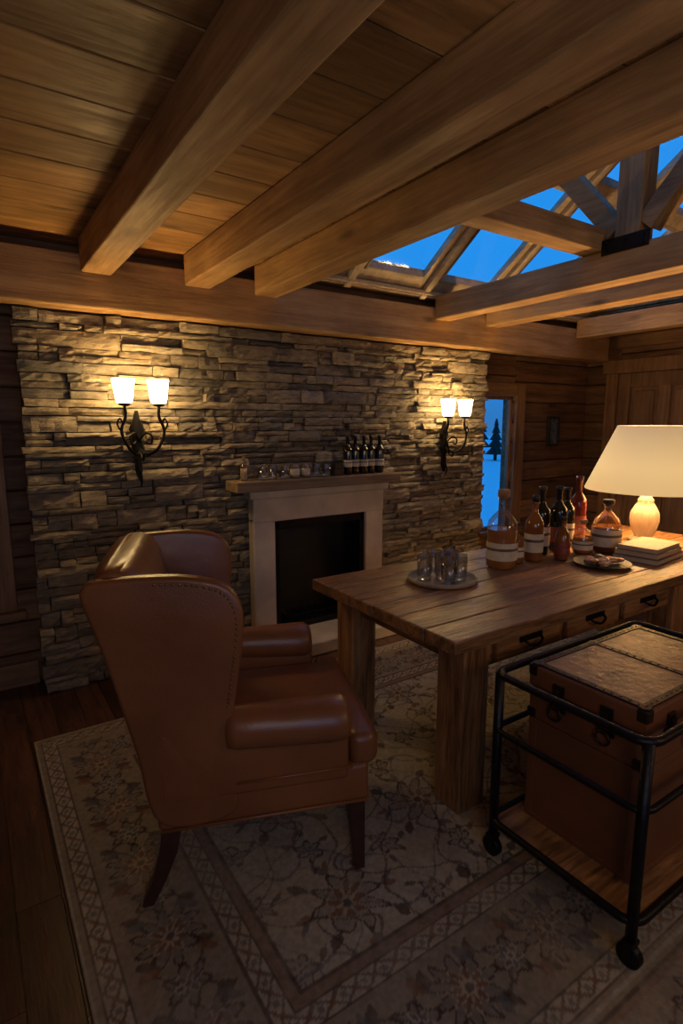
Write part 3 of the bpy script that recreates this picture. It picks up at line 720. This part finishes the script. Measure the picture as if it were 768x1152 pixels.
for x in (KX0+.012,KX1-.012,(KX0+KX1)/2+.012):
    for i in range(13): rv.append((x,KY0+.03+i*(KY1-KY0-.06)/12,.719))
spheres('rivets',rv,.004,M['nail'],t,(1,1,.6))
lt=[]
for y in (KY0+.11,KY1-.11): lt+=[(KX0-.016,KX0-.006,y-.028,y+.028,.59,.632),(KX0-.016,KX0-.008,y-.02,y+.02,.64,.68),(KX0-.024,KX0-.014,y-.012,y+.012,.60,.665)]
for x in (KX0+.12,KX1-.12): lt+=[(x-.028,x+.028,KY0-.016,KY0-.006,.59,.632),(x-.02,x+.02,KY0-.016,KY0-.008,.64,.68),(x-.012,x+.012,KY0-.024,KY0-.014,.60,.665)]
boxes('latches',lt,M['bronze'],t,bevel=.002)
tubes('handles',[(smoothpath([(1.76,KY0-.012,.58),(1.77,KY0-.035,.565),(1.855,KY0-.045,.56),(1.94,KY0-.035,.565),(1.95,KY0-.012,.58)],6),.008)]
 +[([(KX0-.026,y+.022*math.cos(a),.585+.022*math.sin(a)) for a in [2*PI*i/14 for i in range(14)]],.004,True) for y in (KY0+.11,KY1-.11)],M['bronze'],t)

# ------------------------------------------------------------------ RUG
RX0,RX1,RY0,RY1=.14,3.94,.30,2.87
def rug():
    st=.006
    nx=int((RX1-RX0)/st)+1; ny=int((RY1-RY0)/st)+1
    X,Y=np.meshgrid(np.linspace(RX0,RX1,nx),np.linspace(RY0,RY1,ny))
    u=X-RX0; v=Y-RY0; Lx=RX1-RX0; Ly=RY1-RY0
    def vn(s,seed):
        r=np.random.RandomState(seed); gx=int(Lx/s)+3; gy=int(Ly/s)+3; G=r.rand(gy,gx)
        a=u/s;b=v/s; i=a.astype(int);j=b.astype(int); fx=a-i;fy=b-j; fx=fx*fx*(3-2*fx);fy=fy*fy*(3-2*fy)
        return (G[j,i]*(1-fx)+G[j,i+1]*fx)*(1-fy)+(G[j+1,i]*(1-fx)+G[j+1,i+1]*fx)*fy
    cream=np.array([.40,.335,.245]);brown=np.array([.065,.04,.03]);grey=np.array([.10,.10,.105]);rust=np.array([.19,.09,.05]);tan=np.array([.30,.24,.17])
    C=np.ones(X.shape+(3,))*cream
    def put(mask,col,al=.8):
        m=(mask.astype(float)*al)[...,None]; C[:]=C*(1-m)+col*m
    d=np.minimum(np.minimum(u,Lx-u),np.minimum(Ly-v,v-.35))
    out=d<0
    warpx=u+.010*np.sin(v*40)+.01*(vn(.05,1)-.5); warpy=v+.010*np.sin(u*37)+.01*(vn(.05,2)-.5)
    def rosette(px,py,R,n,kk,al=.9):
        r=np.sqrt(px**2+py**2); th=np.arctan2(py,px)
        e=R*(.80+.20*np.cos(n*th))
        put(r<e,grey,.38*al); put(np.abs(r-e)<.006,brown,al)
        e2=R*.62*(.75+.25*np.cos(n*th+PI)); put(r<e2,kk,.9*al); put(np.abs(r-e2)<.004,cream,.7); 
        e3=R*.30*(.8+.2*np.cos(n*th)); put(r<e3,cream,.8); put(r<R*.13,brown,.8)
    def leaf(px,py,a,l,w,col,al=.8):
        x=px*math.cos(a)+py*math.sin(a); y=-px*math.sin(a)+py*math.cos(a)
        t=x/l
        put((t>0)&(t<1)&(np.abs(y)<w*np.sin(np.clip(t,0,1)*PI)),col,al)
    field=d>.48
    keep=C.copy()
    p=.50
    ix=np.floor(warpx/p); ax=((warpx/p)-ix-.5)*p
    ty=warpy/p+.5*(ix%2); ay=((ty)%1-.5)*p
    rosette(ax,ay,.125,8,rust)
    for k in range(4):
        a=PI/4+k*PI/2
        leaf(ax-.13*math.cos(a),ay-.13*math.sin(a),a,.07,.018,brown)
        leaf(ax-.13*math.cos(k*PI/2),ay-.13*math.sin(k*PI/2),k*PI/2+.4,.06,.012,grey)
        leaf(ax-.13*math.cos(k*PI/2),ay-.13*math.sin(k*PI/2),k*PI/2-.4,.06,.012,rust)
    for (ox,oy,R,kk) in ((.25,.125,.055,grey),(.25,-.125,.045,rust),(0,.25,.05,grey)):
        bx=((warpx-ox)/p)%1*p-p/2; ii=np.floor((warpx-ox)/p); by=(((warpy-oy)/p+.5*(ii%2))%1)*p-p/2
        rosette(bx,by,R,6,kk,.8)
        for q_ in range(3): leaf(bx-R*1.1*math.cos(q_*2.1),by-R*1.1*math.sin(q_*2.1),q_*2.1+.5,.05,.011,brown,.7)
    for (f1,f2,ph) in ((12.57,8.4,0),(8.4,12.57,1.2)):
        w=np.abs(np.sin(warpx*f1+1.5*np.sin(warpy*f2)+ph)); put(w<.055,brown,.65)
        w=np.abs(np.sin(warpy*f1+1.5*np.sin(warpx*f2)+ph)); put(w<.055,grey,.6)
    F=C.copy(); C[:]=keep
    alongx=np.minimum(Ly-v,v-.35)<np.minimum(u,Lx-u)
    s=np.where(alongx,warpx,warpy); q=d-.235
    P=.34; sx=((s/P)%1-.5)*P
    C[:]=tan*.82
    put(np.abs(q-.075*np.sin(s/P*2*PI))<.006,brown,.8); put(np.abs(q+.075*np.sin(s/P*2*PI))<.006,brown,.8)
    rosette(sx,q,.105,10,rust)
    sx2=((s/P+.5)%1-.5)*P
    rosette(sx2,q,.065,6,grey)
    for sg in (-1,1):
        sx3=((s/P+.25)%1-.5)*P; leaf(sx3,q-sg*.05,sg*1.2,.07,.018,brown); leaf(-sx3,q-sg*.05,sg*1.2,.07,.018,rust)
        leaf(((s/P+.75)%1-.5)*P,q-sg*.05,sg*1.2,.07,.018,brown); leaf(-((s/P+.75)%1-.5)*P,q-sg*.05,sg*1.2,.07,.018,grey)
    B=C.copy()
    C[:]=np.where(field[...,None],F,B)
    for a,b,cl,al in [(.0,.012,cream,.95),(.026,.034,brown,.8),(.034,.085,cream,.8),(.085,.093,brown,.8),(.372,.381,brown,.8),(.381,.434,cream,.85),(.434,.442,brown,.8),(.442,.472,rust,.5),(.472,.482,brown,.8)]:
        put((d>a)&(d<b),cl,al)
    sm=((d>.036)&(d<.085))|((d>.382)&(d<.434))
    z=np.abs(((s/.07)%1)-.5)*2; dd=np.where(d<.2,(d-.0605)/.0245,(d-.408)/.026)
    put(sm&(np.abs(z-np.abs(dd))<.22),brown,.7); put(sm&(np.abs(dd)<.35)&(z<.28),rust,.7); put(sm&(np.abs(dd)<.35)&(z>.75),grey,.7)
    s3=((warpx/.30)%1-.5)*.30; q3=v-.19
    keep=C.copy(); C[:]=tan*.88
    put(np.abs(q3-.06*np.sin(warpx/.3*2*PI))<.006,brown,.7)
    rosette(s3,q3,.10,8,rust); s4=((warpx/.30+.5)%1-.5)*.30; rosette(s4,q3,.055,6,grey)
    put(np.abs(v-.335)<.006,brown,.8); put(np.abs(v-.05)<.006,brown,.8); put((v>.31)&(v<.329),rust,.5)
    C[:]=np.where(out[...,None],C,keep)
    wv=vn(.5,11)*.45+vn(.13,12)*.3+vn(.03,13)*.25
    a=np.clip((wv-.46)*1.6,0,.42)[...,None]; C[:]=C*(1-a)+cream*.78*a
    C*= (0.80+.36*vn(.010,14))[...,None]
    Zt=.010+.0015*vn(.01,15)
    verts=np.stack([X,Y,Zt],-1).reshape(-1,3)
    idx=np.arange(nx*ny).reshape(ny,nx)
    q4=np.stack([idx[:-1,:-1],idx[:-1,1:],idx[1:,1:],idx[1:,:-1]],-1).reshape(-1,4)
    per=list(idx[0,:])+list(idx[1:,-1])+list(idx[-1,-2::-1])+list(idx[-2:0:-1,0])
    nb=len(verts); low=verts[per].copy(); low[:,2]=.0005; verts=np.vstack([verts,low]); n=len(per)
    sk=np.array([(per[i],nb+i,nb+(i+1)%n,per[(i+1)%n]) for i in range(n)])
    q4=np.vstack([q4,sk])
    me=bpy.data.meshes.new('persian_rug'); me.vertices.add(len(verts)); me.vertices.foreach_set('co',verts.ravel())
    me.loops.add(q4.size); me.loops.foreach_set('vertex_index',q4.ravel().astype(np.int32))
    me.polygons.add(len(q4)); me.polygons.foreach_set('loop_start',(np.arange(len(q4))*4).astype(np.int32))
    me.update(calc_edges=True); me.validate()
    ca=me.color_attributes.new('pattern','FLOAT_COLOR','POINT')
    cc=np.ones((len(verts),4)); cc[:nx*ny,:3]=np.clip(C,0,1).reshape(-1,3); cc[nx*ny:,:3]=cream*.6
    ca.data.foreach_set('color',cc.ravel())
    m,nt,out_=newmat('woven_rug'); L=nt.links.new
    pb=N(nt,'ShaderNodeBsdfPrincipled'); L(pb.outputs[0],out_.inputs[0]); at=N(nt,'ShaderNodeAttribute'); at.attribute_name='pattern'
    L(at.outputs['Color'],pb.inputs['Base Color']); pb.inputs['Roughness'].default_value=.95; pb.inputs['Specular IOR Level'].default_value=.1
    tc=N(nt,'ShaderNodeTexCoord'); no=N(nt,'ShaderNodeTexNoise'); no.inputs['Scale'].default_value=220; L(tc.outputs['Object'],no.inputs['Vector'])
    bp=N(nt,'ShaderNodeBump'); bp.inputs['Strength'].default_value=.5; bp.inputs['Distance'].default_value=.004; L(no.outputs[0],bp.inputs['Height']); L(bp.outputs[0],pb.inputs['Normal'])
    finish('persian_rug',me,m)
rug()

# ------------------------------------------------------------------ FILL LIGHTS added behind the viewer, without fixtures
def point(name,loc,e,col,r):
    a=bpy.data.lights.new(name,'POINT'); a.energy=e; a.color=col; a.shadow_soft_size=r
    o=bpy.data.objects.new(name,a); o.location=loc; COL.objects.link(o); return o
point('room_light_1',(-.2,-.8,1.6),16,(1,.69,.40),.25)  # added warm fill pair to lift the foreground, no lamps modelled
point('room_light_2',(2.4,-.8,1.6),16,(1,.69,.40),.25)
a=bpy.data.lights.new('window_dusk_light','AREA'); a.shape='RECTANGLE'; a.size=1.9; a.size_y=1.1; a.energy=5; a.color=(.35,.58,1)  # cool fill added inside the unseen near opening
o=bpy.data.objects.new('window_dusk_light',a); o.location=(.1,YN+.01,1.47); o.rotation_euler=(math.radians(90),0,0); COL.objects.link(o)

# ------------------------------------------------------------------ WORLD + CAMERA
wd=bpy.data.worlds.new('dusk'); S.world=wd; wd.use_nodes=True; nt=wd.node_tree; nt.nodes.clear()
bg=N(nt,'ShaderNodeBackground'); wo=N(nt,'ShaderNodeOutputWorld'); nt.links.new(bg.outputs[0],wo.inputs[0])
tc=N(nt,'ShaderNodeTexCoord'); sp=N(nt,'ShaderNodeSeparateXYZ'); nt.links.new(tc.outputs['Generated'],sp.inputs[0])
r=N(nt,'ShaderNodeValToRGB'); r.color_ramp.elements[0].color=(.015,.10,.28,1); r.color_ramp.elements[1].color=(.010,.155,.46,1); r.color_ramp.elements[0].position=0; r.color_ramp.elements[1].position=.16
nt.links.new(sp.outputs['Z'],r.inputs[0]); nt.links.new(r.outputs[0],bg.inputs[0]); bg.inputs[1].default_value=1.9
cam=bpy.data.cameras.new('camera'); co=bpy.data.objects.new('camera',cam); COL.objects.link(co)
co.location=(0,0,1.52); co.rotation_euler=(math.radians(90-9.1),0,math.radians(-33.6)); cam.lens=630/1152*36; cam.sensor_width=36; cam.sensor_fit='AUTO'; cam.clip_start=.05
S.camera=co
